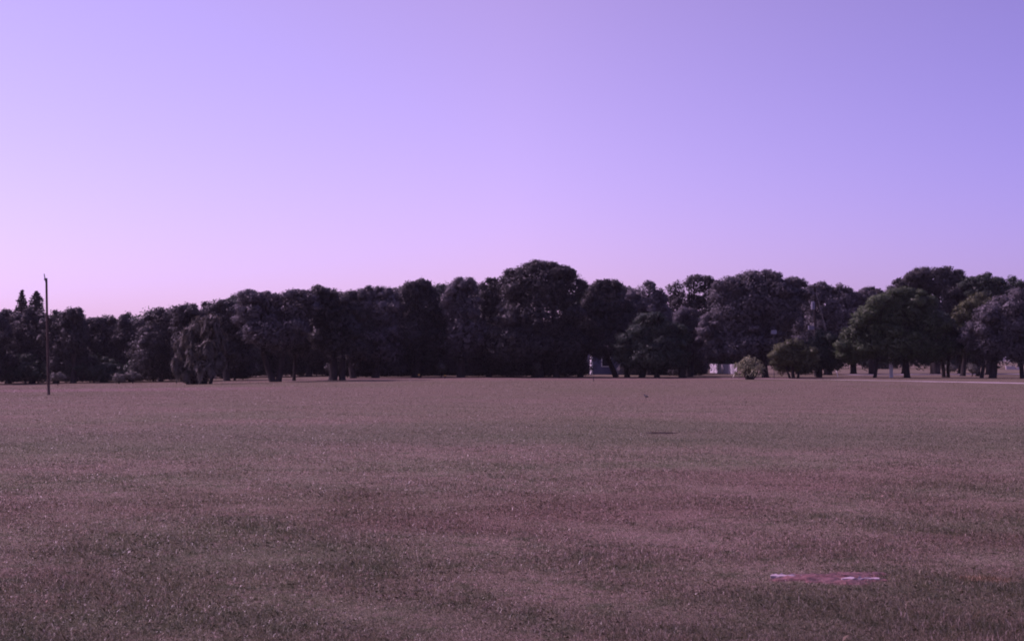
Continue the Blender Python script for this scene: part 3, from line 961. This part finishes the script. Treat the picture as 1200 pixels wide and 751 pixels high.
def fan_palm():
    d = 126.0
    rng = np.random.default_rng(502)
    X0 = xof(877, d); Z0 = gz(X0, d)
    root = empty('fan_palm', (X0, d, Z0), 'bushy yellow green fan leaved palm before the big oak trunk', 'palm')
    k = d / F
    quads = []; mb = MB()
    for i in range(70):
        # heads spread over a mound
        a = rng.uniform(0, 6.283); t = rng.random() ** 0.6
        u = np.array([math.cos(a)*t, math.sin(a)*t])
        c = np.array([u[0]*18*k, u[1]*1.2, 0.22 + (1.70 * math.sqrt(max(0, 1 - 0.85*t*t))) * rng.uniform(0.12, 1.0)])
        if i % 5 == 0:
            mb.tube([(c[0]*0.4, c[1]*0.4, -0.1), (c[0]*0.8, c[1]*0.8, c[2]*0.5), tuple(c)], [0.07, 0.06, 0.04], 6)
        for f in range(15):
            az = rng.uniform(0, 6.283); el = rng.uniform(-0.5, 1.25)
            dirv = np.array([math.cos(az)*math.cos(el), math.sin(az)*math.cos(el), math.sin(el)])
            L_ = rng.uniform(0.28, 0.58)
            sd = np.cross(dirv, UP); sd /= np.linalg.norm(sd) + 1e-9
            m1 = c + dirv*L_*0.55 + UP*0.03
            e1 = c + dirv*L_ - UP*0.28*L_
            w = sd*0.042
            quads.append([c - w*0.4, c + w*0.4, m1 + w, m1 - w]); quads.append([m1 - w, m1 + w, e1 + w*0.15, e1 - w*0.15])
    q = np.array(quads)
    q = q[q[:, :, 2].min(1) > 0.0]
    fast_mesh('fronds', q.reshape(-1, 3), 4, M['strap'], root)
    mb.build('stem', M['bark'], root, True)
fan_palm()

# ------------------------------------------------------------------ built things
def bare_pole():
    d = EYE * F / (462 - HOR)
    X = xof(57.5, d); Z = gz(X, d)
    root = empty('wooden_pole', (X, d, Z), 'tall bare wooden pole standing alone at the left of the field', 'pole')
    top = at(54.3, 326, d)
    tx = top[0] - X; H = top[2] - Z
    mb = MB()
    n = 9
    mb.tube([(tx * t, 0.01 * math.sin(7*t), -0.2 + (H + 0.2) * t) for t in np.linspace(0, 1, n)], [0.072 - 0.020 * t for t in np.linspace(0, 1, n)], 12)
    mb.build('pole', M['pole_wood'], root, True)
    b = MB()
    t2 = at(52.6, 321, d)
    b.tube([(tx + 0.02, -0.075, H - 0.30), (t2[0] - X + 0.03, -0.075, H - 0.02), (t2[0] - X - 0.01, -0.075, t2[2] - Z)], [0.026, 0.028, 0.022], 8)
    b.box(tx - 0.085, -0.105, H - 0.10, tx + 0.06, -0.045, H - 0.04)
    b.build('bracket', M['dark_metal'], root)
bare_pole()

def utility_pole():
    d = 150.0
    X = xof(955.5, d); Z = gz(X, d)
    root = empty('utility_pole', (X, d, Z), 'utility pole with transformer drum among the trees right of centre', 'utility pole')
    H = at(955, 332, d)[2] - Z
    mb = MB(); mb.tube([(0, 0, -0.2), (0, 0, H*0.5), (0, 0, H)], [0.15, 0.13, 0.10], 10)
    mb.build('pole', M['bark'], root, True)
    zt = at(955, 363, d)[2] - Z; zb = at(955, 354, d)[2] - Z
    t = MB()
    xx = xof(952.3, d) - X
    t.tube([(xx, -0.34, zt), (xx, -0.34, zt+0.04), (xx, -0.34, zb-0.04), (xx, -0.34, zb)], [0.17, 0.2, 0.2, 0.16], 14)
    for sgn in (-1, 1):
        t.tube([(xx + sgn*0.08, -0.34, zb), (xx + sgn*0.09, -0.34, zb + 0.16)], [0.03, 0.02], 6)
    t.build('transformer', M['grey_metal'], root)
    h = MB(); h.box(xx - 0.03, -0.16, (zt+zb)/2 - 0.05, xx + 0.22, 0.0, (zt+zb)/2 + 0.05); h.build('hanger', M['dark_metal'], root)
    c = MB(); c.box(-0.75, -0.20, H - 0.45, 0.75, -0.10, H - 0.35); c.build('crossarm', M['pole_wood'], root)
    for s in (-0.6, 0.0, 0.6):
        i = MB(); i.tube([(s, -0.15, H - 0.35), (s, -0.15, H - 0.18)], [0.045, 0.03], 8); i.build('insulator', M['grey_metal'], root)
    zc = at(950, 384, d)[2] - Z; xc = xof(950, d) - X
    b = MB(); b.box(xc - 0.30, -0.62, zc - 0.22, xc + 0.26, -0.30, zc + 0.20); b.box(xc + 0.2, -0.5, zc - 0.03, xc + 0.52, -0.42, zc + 0.03)
    b.build('cable_box', M['grey_metal'], root)
    g = MB()
    ft = at(982, 442, 140.0)
    g.tube([(0.1, 0, H - 0.8), (ft[0] - X, 140.0 - d, gz(ft[0], 140.0) - Z)], [0.016, 0.016], 6)
    g.build('guy_wire', M['dark_metal'], root)
    gg = MB()
    a = np.array([ft[0] - X, 140.0 - d, gz(ft[0], 140.0) - Z]); u = np.array([0.1, 0, H-0.8]) - a; u /= np.linalg.norm(u)
    gg.tube([a, a + u * 1.6], [0.035, 0.035], 8)
    gg.build('guy_guard', M['white_paint'], root)
utility_pole()

def sign_board():
    d = 132.0
    X = xof(907, d); Z = gz(X, d)
    root = empty('sign_board', (X, d, Z), 'small pale blank board high on a dark post before the big oak', 'sign')
    zc = at(907, 389, d)[2] - Z
    p = MB(); p.tube([(0, 0, -0.1), (0, 0, zc + 0.2)], [0.03, 0.025], 8); p.build('post', M['dark_metal'], root)
    b = MB(); b.box(-0.26, -0.085, zc - 0.18, 0.26, -0.05, zc + 0.18); b.build('panel', M['grey_metal'], root)
sign_board()

def white_post():
    d = 136.0
    X = xof(1044.2, d); Z = gz(X, d)
    H = at(1044, 420, d)[2] - Z
    root = empty('white_post', (X, d, Z), 'square white wooden post under the green tree', 'post')
    m = MB(); m.box(-0.14, -0.14, -0.1, 0.14, 0.14, H); m.build('shaft', M['white_paint'], root)
    c = MB(); c.box(-0.18, -0.18, H + 0.002, 0.18, 0.18, H + 0.06); c.build('cap', M['white_paint'], root)
white_post()

def house():
    d = 164.0
    X0 = xof(693.2, d); X1 = xof(772, d)
    Z = gz((X0+X1)/2, d)
    root = empty('house', ((X0+X1)/2, d, Z), 'low bluish house, tree shade put into its wall colour, with white corner half hidden under the leaning oak', 'house')
    w = (X1 - X0) / 2; D = 8.0; H = 2.7
    mb = MB(); mb.box(-w, 0, -0.1, w, D, H); mb.build('wall', M['shaded_wall'], root)  # shade under the trees is put into this wall's base colour
    c = MB(); c.box(-w - 0.03, -0.04, -0.1, -w + 0.14, -0.003, H - 0.004); c.box(-w - 0.03, -0.003, -0.1, -w - 0.003, 3.0, H - 0.004); c.build('corner_board', M['white_paint'], root)
    r = MB()
    e = 0.5
    V = [(-w-e, -e, H), (w+e, -e, H), (w+e, D+e, H), (-w-e, D+e, H), (-w-e, D/2, H+1.9), (w+e, D/2, H+1.9)]
    r.add(V, [(0,1,5,4), (2,3,4,5), (1,2,5), (3,0,4), (0,3,2,1)])
    r.build('roof', M['roofing'], root)
    for xw in (-2.2, 1.2):
        f = MB()
        f.box(xw-0.55, -0.05, 0.9, xw-0.45, -0.002, 2.1); f.box(xw+0.45, -0.05, 0.9, xw+0.55, -0.002, 2.1)
        f.box(xw-0.45, -0.05, 2.0, xw+0.45, -0.002, 2.1); f.box(xw-0.45, -0.07, 0.9, xw+0.45, -0.002, 0.98)
        fo = f.build('window', M['white_paint'], root)
        g = MB(); g.box(xw-0.45, -0.02, 0.98, xw+0.45, -0.003, 2.0); g.build('pane', M['glass'], fo)
    dr = MB(); dr.box(2.6, -0.04, 0.0, 3.5, -0.002, 2.05); dr.build('door', M['roofing'], root)
house()

def shed():
    d = 172.0
    X0 = xof(683.6, d); X1 = xof(688.4, d)
    xc = (X0 + X1) / 2; Z = gz(xc, d)
    root = empty('shed', (xc, d, Z), 'narrow white shed standing left behind the bluish house', 'shed')
    h = (X1 - X0) / 2
    b = MB(); b.box(-h, 0, -0.1, h, 1.6, 1.9); b.build('wall', M['white_paint'], root)
    r = MB(); r.add([(-h-.1, -.15, 1.9), (h+.1, -.15, 1.9), (h+.1, 1.75, 1.9), (-h-.1, 1.75, 1.9), (0, -.15, 2.25), (0, 1.75, 2.25)], [(0,1,4), (1,2,5,4), (2,3,5), (3,0,4,5), (0,3,2,1)])
    r.build('roof', M['roofing'], root)
    dd = MB(); dd.box(-0.12, -0.04, 0, 0.16, -0.003, 1.1); dd.build('door', M['roofing'], root)
shed()

def fence(p0, p1, h, npan, label):
    a = np.array([xof(p0[0], p0[1]), p0[1]]); b = np.array([xof(p1[0], p1[1]), p1[1]])
    Ln = np.linalg.norm(b - a)
    ang = math.atan2(b[1] - a[1], b[0] - a[0])
    Z = min(gz(*a), gz(*b))
    root = empty('board_fence', (a[0], a[1], Z), label, 'fence', rz=ang)
    step = Ln / npan
    for k in range(npan):
        m = MB()
        nb = max(4, int(step / 0.16))
        for j in range(nb):
            x = k*step + 0.06 + (step - 0.12) * j / nb
            m.box(x, -0.012, 0.05, x + (step-0.12)/nb - 0.012, 0.012, h + 0.03*((j*7) % 3 == 0))
        m.build('panel', M['lilac_board'], root)
    for k in range(npan + 1):
        m = MB(); m.box(k*step - 0.05, -0.05, -0.1, k*step + 0.05, 0.05, h + 0.1); m.build('post', M['pole_wood'], root)
fence((832, 190), (864, 168), 1.22, 6, 'white board fence with dark posts behind the leafy palm bush')
fence((821, 182), (828, 176), 1.15, 2, 'short white board fence piece left of the long white fence')

def low_wall():
    d = 262.0
    X0 = xof(1179, d); X1 = xof(1196, d)
    root = empty('low_wall', ((X0+X1)/2, d, gz(X0, d)), 'low pale wall seen far back under the right edge oak', 'wall')
    w = (X1 - X0) / 2
    m = MB(); m.box(-w, 0, -0.1, 0.3, 0.3, 0.55); m.box(0.75, 0, -0.1, w, 0.3, 0.5); m.box(0.3, 0.04, -0.1, 0.75, 0.26, 0.3); m.build('masonry', M['concrete'], root)
    c = MB(); c.box(-w - .05, -0.05, 0.552, 0.35, 0.35, 0.62); c.build('coping', M['white_paint'], root)
low_wall()

def stake(px, py, hpx, mat, label, group=None, wd=0.045):
    d = EYE * F / (py - HOR)
    X = xof(px, d)
    root = empty('marker_stake', (X, d, gz(X, d)), label, 'stake', group)
    h = hpx * d / F
    m = MB(); m.box(-wd, -wd, -0.1, wd, wd, h*0.7); m.build('shaft', M['pole_wood'] if mat != 'dark_metal' else M[mat], root)
    c = MB(); c.box(-wd*1.15, -wd*1.15, h*0.7 + .002, wd*1.15, wd*1.15, h); c.build('painted_top', M[mat], root)
stake(491, 443, 5, 'yellow_paint', 'left of two short yellow topped stakes at the field edge', 'yellow stakes at the field edge', 0.07)
stake(521.5, 443, 4, 'yellow_paint', 'right of two short yellow topped stakes at the field edge', 'yellow stakes at the field edge', 0.07)
stake(665, 441.5, 3.5, 'white_paint', 'short white topped stake left of the bluish house', None, 0.09)
stake(695.5, 447, 6, 'dark_metal', 'thin dark metal stake before the corner of the bluish house', None, 0.025)

def bird():
    d = EYE * F / (466 - HOR)
    X = xof(757, d)
    root = empty('bird', (X, d, gz(X, d) + 0.02), 'small black bird standing on the far turf right of centre', 'bird')
    b = MB()
    # one continuous body: tail, trunk, neck, head, swept along a spine
    sp_ = [(-0.17, 0, 0.075), (-0.11, 0, 0.095), (-0.05, 0, 0.115), (0.02, 0, 0.135), (0.07, 0, 0.165), (0.095, 0, 0.20), (0.115, 0, 0.222), (0.14, 0, 0.226), (0.185, 0, 0.215)]
    b.tube(sp_, [0.012, 0.022, 0.048, 0.062, 0.048, 0.032, 0.034, 0.024, 0.004], 10)
    b.build('body', M['feather'], root, True)
    for s in (-1, 1):
        l = MB(); l.tube([(0.0, 0.025*s, 0.10), (0.01, 0.028*s, 0.05), (0.0, 0.03*s, -0.02)], [0.012, 0.006, 0.005], 6); l.tube([(0, 0.03*s, -0.012), (0.04, 0.03*s, -0.016)], [0.005, 0.004], 5)
        l.build('leg', M['feather'], root)
        w = MB(); w.ball((-0.03, 0.052*s, 0.125), (0.095, 0.016, 0.036), 10, 6); w.build('wing', M['feather'], root, True)
    root.rotation_euler = (0, 0, R(140))
    root.scale = (0.8, 0.8, 0.8)
bird()
# ------------------------------------------------------------------ added haze
hz = bpy.data.materials.new('added haze')
hz.use_nodes = True
ht = hz.node_tree
ht.nodes.clear()
ho = ht.nodes.new('ShaderNodeOutputMaterial')
pv = ht.nodes.new('ShaderNodeVolumePrincipled')
pv.inputs['Color'].default_value = (0.92, 0.90, 0.95, 1)
pv.inputs['Density'].default_value = 0.00008  # volume added to lift the dark tones of the trees
pv.inputs['Anisotropy'].default_value = 0.2
ht.links.new(pv.outputs[0], ho.inputs['Volume'])
hb = MB(); hb.box(-5200, -60, -3.5, 5200, 4600, 24)
tag(hb.build('haze', hz), 'thin haze added over the field to lift the dark tones', 'haze', kind='stuff')
